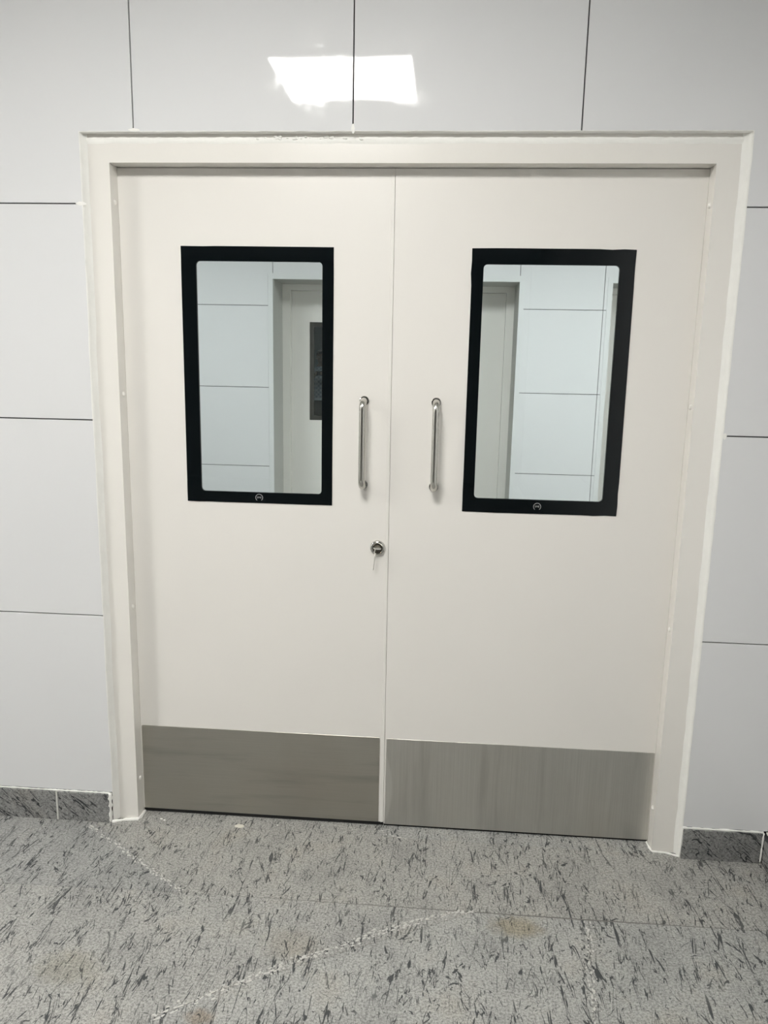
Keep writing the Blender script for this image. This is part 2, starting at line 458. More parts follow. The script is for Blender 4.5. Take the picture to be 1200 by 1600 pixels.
# row B, in the foreground
slab([(-3.05, -0.335), (-3.05, -0.9), (0.03, -0.9), (0.252, -0.723), (0.381, -0.632), (0.994, -0.3065), (0.177, -0.3055), (-0.348, -0.321)][::-1], (1.0, 0.99, 0.975), dz=-0.0003)
slab([(0.03, -0.9), (0.405, -0.9), (0.381, -0.632), (0.252, -0.723)], (0.97, 0.965, 0.96))
slab([(0.405, -0.9), (1.215, -0.9), (1.304, -0.307), (0.994, -0.3065), (0.381, -0.632)], (1.03, 1.03, 1.02))
slab([(1.215, -0.9), (XR, -0.9), (XR, -0.300), (1.304, -0.307)], (0.97, 0.975, 0.965))
for i, (a, b) in enumerate(((-3.05, -1.2), (-1.2, 0.4), (0.4, XR))):
    for c, d in ((-1.75, -0.9), (-2.6, -1.75), (-3.4, -2.6), (-5.4, -3.4), (-7.4, -5.4)):
        slab([(a, c), (b, c), (b, d), (a, d)], (1.0 - 0.03 * ((i + int(-c)) % 2),) * 3)
# floor of the room behind and of the dim room
for i in range(4):
    for j in range(3):
        x0, x1 = -3.0 + i * 1.7, -1.3 + i * 1.7; y0, y1 = 0.2 + j * 1.12, 1.32 + j * 1.12
        slab([(x0, y0), (x1, y0), (x1, y1), (x0, y1)], (0.97, 0.97, 0.96))
for i in range(4):
    for j in range(6):
        x0, x1 = -3.0 + i * 1.7, -1.3 + i * 1.7; y0, y1 = 3.57 + j * 1.45, 5.02 + j * 1.45
        slab([(x0, y0), (x1, y0), (x1, y1), (x0, y1)], (0.95, 0.95, 0.94))

# cement smeared along the broken joints
def grout_line(path, width, dens=1.0, seed=1, name='grout'):
    r = random.Random(seed); bm = new_bm()
    for (ax, ay), (bx, by) in zip(path, path[1:]):
        L = math.hypot(bx - ax, by - ay); n = max(2, int(L / 0.006 * dens)); dx, dy = (bx - ax) / L, (by - ay) / L
        for i in range(n):
            if r.random() < 0.22: continue
            t = (i + r.random()) / n * L; off = r.gauss(0, width * 0.33)
            cx, cy = ax + dx * t - dy * off, ay + dy * t + dx * off
            s = r.uniform(0.0010, 0.0038); k = r.randint(4, 6); ph = r.random() * 6
            el = r.uniform(1.0, 2.3)
            vs = []
            for q in range(k):
                a = ph + 2 * PI * q / k; rr = s * r.uniform(0.6, 1.1)
                u, v = math.cos(a) * rr * el, math.sin(a) * rr
                vs.append(bm.verts.new((cx + dx * u - dy * v, cy + dy * u + dx * v, 0.0006 + r.random() * 0.0003)))
            lo = [bm.verts.new((v.co.x, v.co.y, -0.001)) for v in vs]
            bm.faces.new(vs)
            for q in range(k): bm.faces.new((vs[q], lo[q], lo[(q + 1) % k], vs[(q + 1) % k]))
    o = obj(name, bm, M['grout'], floor); o['kind'] = 'stuff'; o['label'] = 'pale rough cement smeared along a broken slab joint'
    return o
grout_line([(-0.221, -0.03), (-0.125, -0.095), (-0.001, -0.186), (0.177, -0.304)], 0.015, 1.7, 2)
grout_line([(0.252, -0.723), (0.388, -0.628), (0.539, -0.527)], 0.022, 2.6, 3)
grout_line([(0.539, -0.527), (0.69, -0.436), (0.854, -0.349), (0.994, -0.300)], 0.020, 2.2, 4)
grout_line([(1.303, -0.312), (1.281, -0.451), (1.256, -0.645), (1.24, -0.8)], 0.016, 1.5, 5)
grout_line([(0.70, 0.045), (0.74, 0.02), (0.80, 0.006)], 0.006, 0.9, 6)

# hardened drop of sealant and the brownish stain
def puddle(name, x, y, rx, ry, z, m, parent, seed=1, n=18, jag=0.12, h=0.0006):
    r = random.Random(seed); bm = new_bm()
    pts = [(x + rx * (1 + r.uniform(-jag, jag)) * math.cos(2 * PI * i / n), y + ry * (1 + r.uniform(-jag, jag)) * math.sin(2 * PI * i / n)) for i in range(n)]
    c = bm.verts.new((x, y, z + h)); ring = [bm.verts.new((x + (a - x) * 0.8, y + (b - y) * 0.8, z + h * 0.8)) for a, b in pts]
    out = [bm.verts.new((a, b, z - 0.0006)) for a, b in pts]
    for i in range(n):
        j = (i + 1) % n
        bm.faces.new((c, ring[i], ring[j])); bm.faces.new((ring[i], out[i], out[j], ring[j]))
    return obj(name, bm, m, parent, smooth=True)
puddle('sealant_drop', 0.255, 0.018, 0.016, 0.010, 0.0002, plain('cream_sealant_drop', (0.66, 0.64, 0.56), 0.5), floor, 3, h=0.0015)
for dx, dy, s in ((-0.262, 0.03, 0.005), (-0.25, 0.024, 0.004), (0.12, 0.035, 0.003)):
    puddle('sealant_drop', 0.255 + dx, dy, s, s * 0.7, 0.0002, M['putty'], floor, 4, 8, h=0.001)

# brown stain is part of the stone colour: mix into the granite around its spot
def add_stain(m, spots):
    nt = m.node_tree; b = nt.nodes['Principled BSDF']
    src = b.inputs['Base Color'].links[0].from_socket
    tc = N(nt, 'ShaderNodeTexCoord')
    cur = src
    for (x, y, rx, ry, col, amt) in spots:
        vm = N(nt, 'ShaderNodeVectorMath', operation='SUBTRACT'); nt.links.new(tc.outputs['Object'], vm.inputs[0]); vm.inputs[1].default_value = (x, y, 0)
        vs = N(nt, 'ShaderNodeVectorMath', operation='MULTIPLY'); nt.links.new(vm.outputs[0], vs.inputs[0]); vs.inputs[1].default_value = (1 / rx, 1 / ry, 0)
        ln = N(nt, 'ShaderNodeVectorMath', operation='LENGTH'); nt.links.new(vs.outputs[0], ln.inputs[0])
        nn = noise(nt, tc.outputs['Object'], 40, 3)
        f = mathn(nt, 'ADD', ln.outputs['Value'], mathn(nt, 'MULTIPLY', mathn(nt, 'SUBTRACT', nn, 0.5), 0.9))
        f = mathn(nt, 'MULTIPLY', mathn(nt, 'SUBTRACT', 1.15, f, True), amt * 1.6, True)
        f = mathn(nt, 'MINIMUM', f, amt)
        cur = mix(nt, f, cur, mix(nt, 1.0, cur, col, 'MULTIPLY'))
    nt.links.new(cur, b.inputs['Base Color'])
add_stain(M['granite'], [(1.108, -0.352, 0.075, 0.042, (0.78, 0.70, 0.55), 0.85), (-0.01, -0.60, 0.09, 0.06, (0.80, 0.77, 0.68), 0.6),
                         (0.355, -0.712, 0.035, 0.025, (0.78, 0.66, 0.55), 0.8), (0.52, -0.47, 0.08, 0.06, (0.85, 0.80, 0.74), 0.6)])

# ------------------------------------------------------------------ skirting
def skirting(name, label, pieces, y0=-0.008, y1=0.0085, joints=()):
    r = tag(empty(name, ((pieces[0][0] + pieces[-1][1]) / 2, 0, 0)), label, 'skirting', kind='structure')
    for a, b in pieces:
        bm = new_bm(); add_box(bm, a, b, y0, y1, 0.0, 0.0985)
        o = obj('skirting_stone', bm, M['granite_skirt'], r, bevel=0.0008, seg=1)
        o.color = (rnd.uniform(0.94, 1.06),) * 3 + (1,)
    return r
sl = skirting('baseboard_left', 'dark grey granite skirting left of the near door frame', [(-3.05, -1.25), (-1.25, -0.3415), (-0.3325, -0.163)])
sr = skirting('baseboard_right', 'dark grey granite skirting right of the near door frame', [(1.6385, 1.871)])
bm = new_bm(); add_box(bm, -0.340, -0.334, -0.0085, 0.008, 0.0, 0.099)
obj('grout', bm, M['grout'], sl)
# side wall skirting, coming towards the camera
r3 = tag(empty('baseboard_side', (XR, -1.7, 0)), 'dark granite skirting along the right side wall', 'skirting', kind='structure')
for a, b in ((-0.95, -0.0105), (-2.0, -0.952), (-7.4, -2.002)):
    bm = new_bm(); add_box(bm, XR - 0.012, XR + 0.0085, a, b, 0, 0.0985); obj('skirting_stone', bm, M['granite_skirt'], r3, bevel=0.0008, seg=1)

# ================================================================== sealant beads
def ribbon(name, parent, n, fn, m=None, thick=True, seed=1, label=None):
    """fn(t, rnd) -> list of points across the bead at t"""
    r = random.Random(seed); bm = new_bm(); rows_ = []
    for i in range(n + 1): rows_.append([bm.verts.new(p) for p in fn(i / n, r)])
    for a, b in zip(rows_, rows_[1:]):
        for k in range(len(a) - 1): bm.faces.new((a[k], a[k + 1], b[k + 1], b[k]))
    o = obj(name, bm, m or M['putty'], parent, smooth=True)
    if label: o['label'] = label
    return o

def lerp(a, b, t): return a + (b - a) * t
def smooth_rand(seed, n, amp):
    r = random.Random(seed); k = [r.uniform(-1, 1) for _ in range(n + 2)]
    def f(t):
        x = t * n; i = int(x); u = x - i; u = u * u * (3 - 2 * u)
        return amp * lerp(k[min(i, n)], k[min(i + 1, n + 1)], u)
    return f

# ================================================================== near door frame
def door_frame(name, label, x0, x1, top, ix0, ix1, itop, y0, y1, caps=True):
    r = tag(empty(name, ((x0 + x1) / 2, y0, 0)), label, 'door frame', kind='structure')
    # mitred pieces
    bm = new_bm(); add_prism_xz(bm, [(x0, 0.0), (ix0, 0.0), (ix0, itop), (x0, top)], y0, y1); obj('jamb', bm, M['cream_frame'], r)
    bm = new_bm(); add_prism_xz(bm, [(ix1, 0.0), (x1, 0.0), (x1, top), (ix1, itop)], y0, y1); obj('jamb', bm, M['cream_frame'], r)
    bm = new_bm(); add_prism_xz(bm, [(ix0, itop), (ix1, itop), (x1, top), (x0, top)], y0, y1); obj('header', bm, M['cream_frame'], r)
    # rebate stop behind the leaves
    ys = y0 + 0.098
    bm = new_bm()
    add_box(bm, ix0 - 0.002, ix0 + 0.018, ys, y1, 0.0, itop); add_box(bm, ix1 - 0.018, ix1 + 0.002, ys, y1, 0.0, itop)
    add_box(bm, ix0, ix1, ys, y1, itop - 0.018, itop + 0.002)
    obj('door_stop', bm, M['cream_frame'], r)
    if caps:
        for side, xx in ((1, ix0), (-1, ix1)):
            for z in (1.905, 1.370, 0.715, 0.133):
                bm = new_bm()
                prof = [(0.0075, 0), (0.0072, 0.0016), (0.0055, 0.0034), (0.003, 0.0042), (0, 0.0044)]
                seg = 16; rings = []
                for rr, h in prof:
                    if rr == 0: rings.append([bm.verts.new((xx + side * h, y0 + 0.026, z))])
                    else: rings.append([bm.verts.new((xx + side * h, y0 + 0.026 + rr * math.cos(2 * PI * k / seg), z + rr * math.sin(2 * PI * k / seg))) for k in range(seg)])
                for a, b in zip(rings, rings[1:]):
                    for k in range(seg):
                        if len(b) == 1: bm.faces.new((a[k], a[(k + 1) % seg], b[0]))
                        else: bm.faces.new((a[k], a[(k + 1) % seg], b[(k + 1) % seg], b[k]))
                obj('screw_cap', bm, M['cap'], r, smooth=True)
    return r
FY = 0.020      # face of the near frame
IX0, IX1, IT = -0.080, 1.5575, 2.0045
f1 = door_frame('trim_1', 'cream steel frame of the near double door with white sealant edges', OX0 + 0.001, OX1 - 0.001, OZ - 0.0005, IX0, IX1, IT, FY, 0.19)

# left bead: rough white, between tile edge and frame face
nz = 160
e1 = smooth_rand(11, 60, 0.0022); e2 = smooth_rand(12, 90, 0.0028); e3 = smooth_rand(13, 25, 0.003)
ribbon('sealant', f1, nz, lambda t, r: [(OX0 - 0.002 + e3(t) * 0.5, -0.0003, OZ * t), (OX0 + e1(t) * 0.4, -0.0010, OZ * t), (OX0 + 0.003 + e1(t) * 0.5, 0.006, OZ * t),
                                        (OX0 + 0.006 + e2(t) * 0.5, 0.0155, OZ * t), (OX0 + 0.0115 + e3(t) * 0.7 + r.uniform(-.0004, .0004), FY - 0.0006, OZ * t), (OX0 + 0.013 + e3(t) * 0.7, FY + 0.001, OZ * t)])
g1 = smooth_rand(21, 60, 0.002); g2 = smooth_rand(22, 40, 0.0025); g3 = smooth_rand(23, 12, 0.004)
ribbon('sealant', f1, nz, lambda t, r: [(OX1 + 0.002 + g1(t) * 0.4, -0.0003, OZ * t), (OX1 + g1(t) * 0.4, -0.0010, OZ * t), (OX1 - 0.004, 0.008 + g1(t), OZ * t),
                                        (OX1 - 0.007 - 0.002 * t, 0.0165 + g1(t) * 0.3, OZ * t), (OX1 - 0.013 - 0.005 * t + g2(t) * 0.5, FY - 0.0006, OZ * t), (OX1 - 0.0145 - 0.005 * t + g2(t) * 0.5, FY + 0.001, OZ * t)])
# top: ragged bead on the header face, with the tile soffit left open above it
h1 = smooth_rand(31, 150, 0.0016); h2 = smooth_rand(32, 60, 0.0022)
W = OX1 - OX0
ribbon('sealant', f1, 360, lambda t, r: [(OX0 + W * t, FY + 0.0005, OZ - 0.0095 + h1(t) * 0.9), (OX0 + W * t, FY - 0.0012, OZ - 0.0115 + h1(t) + r.uniform(-.0005, .0005)),
                                         (OX0 + W * t, FY - 0.0016, OZ - 0.016 + h2(t) * 0.5), (OX0 + W * t, FY - 0.0010, OZ - 0.022 + h2(t) * 0.4), (OX0 + W * t, FY + 0.0008, OZ - 0.028 + h2(t))])
# ragged underside of filler below the tiles
k1 = smooth_rand(41, 170, 0.0010); k2 = smooth_rand(42, 70, 0.0012)
ribbon('sealant', f1, 360, lambda t, r: [(OX0 + W * t, -0.0002, OZ + 0.0008 + k1(t) * 0.6), (OX0 + W * t, -0.0007, OZ - 0.0004 + k2(t) * 0.5), (OX0 + W * t, 0.006, OZ - 0.0018 + k2(t)), (OX0 + W * t, 0.014, OZ - 0.0016 + k1(t)), (OX0 + W * t, FY + 0.001, OZ - 0.0010)])
# lumps of filler along the top left of the header
r_ = random.Random(5); bm = new_bm()
for i in range(26):
    x = r_.gauss(0.47, 0.07); s = r_.uniform(0.0018, 0.0045); z = OZ - 0.011 + r_.uniform(-0.004, 0.003)
    q = bmesh.ops.create_icosphere(bm, subdivisions=1, radius=s)
    for v in q['verts']:
        v.co = Vector((x + v.co.x * r_.uniform(1.2, 1.8), FY - 0.002 + v.co.y * 0.8, z + v.co.z * r_.uniform(.6, 1.1)))
o = obj('filler_crumbs', bm, M['putty'], f1); o['kind'] = 'stuff'
# bead where skirting top, frame feet and floor meet
def bead(parent, path, r0, seed=1, name='sealant', jit=0.35):
    r = random.Random(seed); pts = []; rr = []
    for (a, b) in zip(path, path[1:]):
        L = (Vector(b) - Vector(a)).length; n = max(2, int(L / 0.008))
        for i in range(n): pts.append(Vector(a).lerp(Vector(b), i / n)); rr.append(r0 * (1 + r.uniform(-jit, jit)))
    pts.append(Vector(path[-1])); rr.append(r0)
    bm = new_bm(); add_tube(bm, pts, rr, 8); return obj(name, bm, M['putty'], parent, smooth=True)
bead(sl, [(-3.0, -0.001, 0.1005), (-0.160, -0.001, 0.1005)], 0.0026, 1)
bead(sr, [(1.637, -0.001, 0.1005), (1.876, -0.001, 0.1005)], 0.0034, 2)
bead(sl, [(-0.1625, -0.003, 0.0), (-0.1605, -0.003, 0.101)], 0.006, 3)
bead(sr, [(1.6355, -0.002, 0.0), (1.6365, -0.002, 0.101)], 0.0038, 4)
bead(sr, [(1.8735, -0.006, 0.004), (1.8755, -0.006, 0.100)], 0.0030, 5)
bead(r3, [(XR - 0.003, -0.002, 0.1005), (XR - 0.003, -2.0, 0.1005)], 0.0034, 8)
bead(f1, [(-0.158, -0.004, 0.001), (-0.12, 0.013, 0.001), (-0.081, 0.0185, 0.001), (-0.0775, 0.03, 0.001), (-0.076, 0.066, 0.002)], 0.0052, 6)
bead(f1, [(1.640, -0.002, 0.001), (1.60, 0.016, 0.001), (1.559, 0.0185, 0.001), (1.5555, 0.03, 0.001), (1.5535, 0.066, 0.001)], 0.0036, 7)
# dabs of filler over the joint ends
for x, z, a, b in ((0.002, OZ + 0.004, 0.020, 0.005), (0.60, OZ + 0.006, 0.006, 0.012), (-0.158, 1.893, 0.016, 0.006), (OX1 + 0.006, 1.294, 0.006, 0.012)):
    bm = new_bm(); n = 14; r5 = random.Random(int(x * 100) + 9)
    c = bm.verts.new((x, -0.0012, z)); ring = [bm.verts.new((x + a * math.cos(2 * PI * i / n) * r5.uniform(.75, 1.1), 0.0002, z + b * math.sin(2 * PI * i / n) * r5.uniform(.75, 1.1))) for i in range(n)]
    for i in range(n): bm.faces.new((c, ring[i], ring[(i + 1) % n]))
    obj('sealant', bm, M['putty'], f1, smooth=True)

# ================================================================== door leaves
def rounded(x0, x1, z0, z1, r, n=6):
    pts = []
    for cx, cz, a0 in ((x1 - r, z0 + r, -PI / 2), (x1 - r, z1 - r, 0), (x0 + r, z1 - r, PI / 2), (x0 + r, z0 + r, PI)):
        for i in range(n + 1):
            a = a0 + PI / 2 * i / n; pts.append((cx + r * math.cos(a), cz + r * math.sin(a)))
    return pts

def ring_plate(bm, outer, inner, y0, y1):
    """flat frame between two outlines with the same number of points"""
    n = len(outer)
    A = [[bm.verts.new((x, y, z)) for x, z in pl] for y in (y0, y1) for pl in (outer, inner)]
    of, inf, ob, inb = A
    for i in range(n):
        j = (i + 1) % n
        bm.faces.new((of[i], of[j], inf[j], inf[i])); bm.faces.new((ob[i], inb[i], inb[j], ob[j]))
        bm.faces.new((of[i], ob[i], ob[j], of[j])); bm.faces.new((inf[i], inf[j], inb[j], inb[i]))

def square_outline(x0, x1, z0, z1, n=6, jit=0.0, seed=1):
    """sharp rectangle sampled to match rounded(): corner points repeated along the sides"""
    r = random.Random(seed); pts = []
    for (cx, cz), (px, pz), (qx, qz) in (((x1, z0), (-1, 0), (0, 1)), ((x1, z1), (0, -1), (-1, 0)), ((x0, z1), (1, 0), (0, -1)), ((x0, z0), (0, 1), (1, 0))):
        for i in range(n + 1):
            t = (i - n / 2) / (n / 2); L = 0.10
            d, e = ((px, pz), -t) if t < 0 else ((qx, qz), t)
            pts.append((cx + d[0] * L * e + (r.uniform(-jit, jit) if abs(t) > .01 else 0) * (1 if d[0] == 0 else 0),
                        cz + d[1] * L * e + (r.uniform(-jit, jit) if abs(t) > .01 else 0) * (1 if d[1] == 0 else 0)))
    return pts

def text_mesh(txt, size, font_scale=1.0):
    cu = bpy.data.curves.new('t', 'FONT'); cu.body = txt; cu.size = size; cu.align_x = 'CENTER'; cu.align_y = 'CENTER'; cu.extrude = 0.0001
    cu.offset = 0.0
    o = bpy.data.objects.new('t', cu); C.objects.link(o)
    dg = bpy.context.evaluated_depsgraph_get(); me = bpy.data.meshes.new_from_object(o.evaluated_get(dg))
    bpy.data.objects.remove(o, do_unlink=True); bpy.data.curves.remove(cu); return me

def door_leaf(name, label, x0, x1, z0, z1, y, outer, inner, kick, kmat, hx, glass, lock=None, jit=0.0004, kick_label=None, emblem=True, label_kind='door', xm=None, border=None):
    """outer/inner: (x0,x1,z0,z1) of the black border and of the clear glass; xm: tilted meeting edge (side, xtop)"""
    T = 0.045
    root = tag(empty(name, ((x0 + x1) / 2, y, 0)), label, label_kind, kind='structure')
    bm = new_bm()
    a0, a1, c0, c1 = outer
    ho = [(a0 + 0.012, c0 + 0.012), (a1 - 0.012, c0 + 0.012), (a1 - 0.012, c1 - 0.012), (a0 + 0.012, c1 - 0.012)]
    xb0, xb1, xt0, xt1 = x0, x1, x0, x1
    if xm:
        if xm[0] == 'r': xt1 = xm[1]
        else: xt0 = xm[1]
    ring_plate(bm, [(xb0, z0), (xb1, z0), (xt1, z1), (xt0, z1)], ho, y, y + T)
    obj('leaf_panel', bm, M['cream'], root, bevel=0.0012)
    # glazed unit with its black border
    vp = empty('vision_panel', (0, 0, 0)); vp.parent = root; vp.location = -root.location
    bm = new_bm()
    ring_plate(bm, square_outline(a0, a1, c0, c1, jit=jit, seed=int(abs(x0) * 100) + 3), rounded(*inner, 0.011), y - 0.0022, y + 0.006)
    bd = obj('glass_border', bm, border or M['frit'], vp, bevel=0.0006, seg=1); bd['label'] = 'black printed glass border'
    bm = new_bm()
    ring_plate(bm, square_outline(a0, a1, c0, c1), rounded(inner[0] - 0.018, inner[1] + 0.018, inner[2] - 0.018, inner[3] + 0.018, 0.011), y + T - 0.006, y + T + 0.0022)
    bd = obj('glass_border', bm, border or M['frit'], vp, bevel=0.0006, seg=1)
    bm = new_bm()      # black spacer set back behind the border
    gi = 0.0165
    ring_plate(bm, rounded(inner[0] - 0.019, inner[1] + 0.019, inner[2] - 0.019, inner[3] + 0.019, 0.013), rounded(inner[0] - gi, inner[1] + gi, inner[2] - gi, inner[3] + gi, 0.0112), y + 0.012, y + T - 0.006)
    obj('spacer', bm, M['rubber'], vp)
    bm = new_bm(); add_box(bm, inner[0] - 0.006, inner[1] + 0.006, y + 0.0062, y + 0.0112, inner[2] - 0.006, inner[3] + 0.006)
    gp = obj('glass_pane', bm, glass, vp); gp['label'] = 'clear glass pane'
    if emblem:
        cx, cz = 0.3195 if x0 < 0.3 else 1.1505, (outer[2] + inner[2]) / 2 + 0.0005
        bm = new_bm(); n = 28; r0, r1 = 0.0098, 0.0113; a_s, a_e = math.radians(-52), math.radians(232)
        A = []
        for i in range(n + 1):
            a = a_s + (a_e - a_s) * i / n
            A.append([bm.verts.new((cx + rr * math.cos(a), yy, cz + rr * math.sin(a))) for rr in (r0, r1) for yy in (y - 0.0025, y - 0.0021)])
        for p, q in zip(A, A[1:]):
            bm.faces.new((p[0], p[2], q[2], q[0])); bm.faces.new((p[1], q[1], q[3], p[3])); bm.faces.new((p[0], q[0], q[1], p[1])); bm.faces.new((p[2], p[3], q[3], q[2]))
        me = text_mesh('SME', 0.0078)
        me.transform(Matrix.Rotation(PI / 2, 4, 'X')); me.transform(Matrix.Translation((cx, y - 0.0023, cz + 0.0002)))
        bm.from_mesh(me); bpy.data.meshes.remove(me)
        em = obj('emblem', bm, M['emblem'], vp); em['label'] = 'grey ring emblem reading SME'
    # kick plate with slightly rounded top corners
    k0, k1, kz0, kz1 = kick
    bm = new_bm(); rr = 0.004
    add_prism_xz(bm, [(k0, kz0), (k1, kz0), (k1, kz1 - rr), (k1 - rr * .3, kz1 - rr * .3), (k1 - rr, kz1), (k0 + rr, kz1), (k0 + rr * .3, kz1 - rr * .3), (k0, kz1 - rr)], y - 0.0016, y + 0.0002)
    kp = obj('kick_plate', bm, kmat, root, bevel=0.0004, seg=1)
    if kick_label: kp['label'] = kick_label
    # black sweep under the leaf
    bm = new_bm(); add_box(bm, x0 + 0.001, x1 - 0.001, y + 0.0015, y + T - 0.004, 0.0004, z0 + 0.001); obj('door_sweep', bm, M['rubber'], root)
    # pull handle: a C-shaped round bar on two small roses
    for sgn, yy in ((-1, y), (1, y + T)):
        zt, zb = 1.3655, 1.1185; off = 0.052; R = 0.022; rb = 0.0098
        path = [(hx, yy + sgn * 0.001, zt)]
        path.append((hx, yy + sgn * (off - R), zt))
        for i in range(1, 9):
            a = PI / 2 * i / 8; path.append((hx, yy + sgn * (off - R + R * math.sin(a)), zt - R + R * math.cos(a)))
        for i in range(0, 9):
            a = PI / 2 * i / 8; path.append((hx, yy + sgn * (off - R + R * math.cos(a)), zb + R - R * math.sin(a)))
        path.append((hx, yy + sgn * 0.001, zb))
        bm = new_bm(); add_tube(bm, path, rb, 24)
        h = obj('handle', bm, M['steel_h'], root, smooth=True); h['label'] = 'brushed steel bar pull handle'
        for zz in (zt, zb):
            bm = new_bm(); add_lathe_y(bm, hx, zz, [(0, yy + sgn * 0.0), (0.0145, yy), (0.0145, yy + sgn * 0.0045), (0.0135, yy + sgn * 0.0058), (0.0098, yy + sgn * 0.0062)], 28)
            obj('rose', bm, M['chrome'], h, smooth=False, bevel=0.0003, seg=1)
    if lock:
        lx, lz = lock
        bm = new_bm()
        add_lathe_y(bm, lx, lz, [(0.0232, y), (0.0232, y - 0.003), (0.0220, y - 0.006), (0.0190, y - 0.0078), (0.0160, y - 0.0082), (0.0150, y - 0.0070), (0.0146, y - 0.0045)], 40)
        lo = obj('lock', bm, M['chrome'], root, smooth=True); lo['label'] = 'round chrome lock escutcheon'
        bm = new_bm(); add_lathe_y(bm, lx, lz, [(0.0148, y - 0.0042), (0, y - 0.0042)], 40); obj('lock_face', bm, M['lockdark'], lo)
        bm = new_bm()   # euro profile cylinder: round barrel with a flange below
        pr = [(lx + 0.0085 * math.cos(a), lz + 0.003 + 0.0085 * math.sin(a)) for a in [math.radians(d) for d in range(-50, 231, 14)]]
        pr += [(lx - 0.005, lz - 0.0135), (lx, lz - 0.0145), (lx + 0.005, lz - 0.0135)]
        add_prism_xz(bm, pr, y - 0.0105, y - 0.004)
        obj('lock_cylinder', bm, M['lockdark'], lo, bevel=0.0005)
    return root

LY = 0.070
d1 = door_leaf('door_1', 'left cream leaf of the near double door, with the lock and key', -0.0797, 0.7160, 0.0115, 2.0030, LY,
               (0.0985, 0.5415, 1.0515, 1.7935), (0.1425, 0.509, 1.0845, 1.7525), (-0.0765, 0.7000, 0.0125, 0.3068), M['steel_x'], 0.6345, M['glass'],
               lock=(0.6815, 0.9257), kick_label='horizontally brushed steel kick plate with brownish smears', xm=('r', 0.7112))
d2 = door_leaf('door_2', 'right cream leaf of the near double door, without any lock', 0.7166, 1.5572, 0.0062, 2.0030, LY - 0.0005,
               (0.9305, 1.381, 1.0470, 1.7940), (0.9645, 1.338, 1.0885, 1.7515), (0.7205, 1.5550, 0.0068, 0.3055), M['steel_z'], 0.8445, M['glass'],
               jit=0.0012, kick_label='vertically brushed steel kick plate', xm=('l', 0.7118))
def buffed_patch(m, x_edge, zc):
    nt = m.node_tree; b = nt.nodes['Principled BSDF']; src = b.inputs['Base Color'].links[0].from_socket
    tc = N(nt, 'ShaderNodeTexCoord'); sp = N(nt, 'ShaderNodeSeparateXYZ'); nt.links.new(tc.outputs['Object'], sp.inputs[0])
    dz = mathn(nt, 'SUBTRACT', sp.outputs[2], zc); cur = mathn(nt, 'MULTIPLY', mathn(nt, 'MULTIPLY', dz, dz), 1.6)
    f = mathn(nt, 'MULTIPLY', mathn(nt, 'SUBTRACT', mathn(nt, 'SUBTRACT', x_edge, cur), sp.outputs[0], True), 160, True)
    nt.links.new(mix(nt, mathn(nt, 'MULTIPLY', f, 0.5), src, (0.80, 0.79, 0.76)), b.inputs['Base Color'])
buffed_patch(M['steel_z'], 0.746, 0.13)
# faint astragal on the left leaf's meeting stile
bm = new_bm(); add_prism_xz(bm, [(0.7065, 0.0115), (0.7152, 0.0115), (0.7106, 2.002), (0.7022, 2.002)], LY - 0.0008, LY + 0.001)
obj('meeting_strip', bm, M['cream'], d1, bevel=0.0004, seg=1)

# ------------------------------------------------------------------ keys in the lock
kx, kz = 0.6815, 0.9287
ky = LY - 0.0105
key = tag(empty('key_set', (kx, ky, kz)), 'two flat nickel keys on a small ring, one in the near door lock', 'keys')
def key_mesh(bm, bow_w, bow_l, blade_l, t=0.0018):
    """flat key in the x-y plane: bow towards -y, blade towards +y"""
    n = 12; pts = []
    for i in range(n + 1):
        a = PI + PI * i / n; pts.append((bow_w / 2 * math.cos(a), -bow_l + bow_w * 0.45 + bow_w * 0.45 * math.sin(a)))
    pts += [(bow_w / 2, -0.004), (0.0045, 0), (0.004, blade_l), (0, blade_l + 0.003), (-0.004, blade_l), (-0.0045, 0), (-bow_w / 2, -0.004)]
    add_prism_xy(bm, pts, -t / 2, t / 2)
bm = new_bm(); key_mesh(bm, 0.0235, 0.023, 0.004)
bmesh.ops.transform(bm, matrix=Matrix.Translation((kx - 0.001, ky + 0.0005, kz)) @ Matrix.Rotation(0.08, 4, 'Y') @ Matrix.Rotation(0.10, 4, 'Z'), verts=bm.verts)
obj('key', bm, M['keymetal'], key, bevel=0.0003, seg=1)
bm = new_bm(); rx, rz = kx - 0.0065, kz - 0.0075; ry = ky - 0.018
add_tube(bm, [(rx + 0.0012 * math.sin(a), ry + 0.0085 * math.cos(a), rz + 0.0085 * math.sin(a)) for a in [2 * PI * i / 24 for i in range(25)]], 0.0009, 8)
obj('key_ring', bm, M['keymetal'], key, smooth=True)
bm = new_bm(); key_mesh(bm, 0.021, 0.023, 0.027, 0.002)
bmesh.ops.transform(bm, matrix=Matrix.Translation((rx - 0.0005, ry + 0.001, rz - 0.005 - 0.023)) @ Matrix.Rotation(0.10, 4, 'Y') @ Matrix.Rotation(math.radians(86), 4, 'Z') @ Matrix.Rotation(-PI / 2, 4, 'X'), verts=bm.verts)
obj('key', bm, M['keymetal'], key, bevel=0.0003, seg=1)

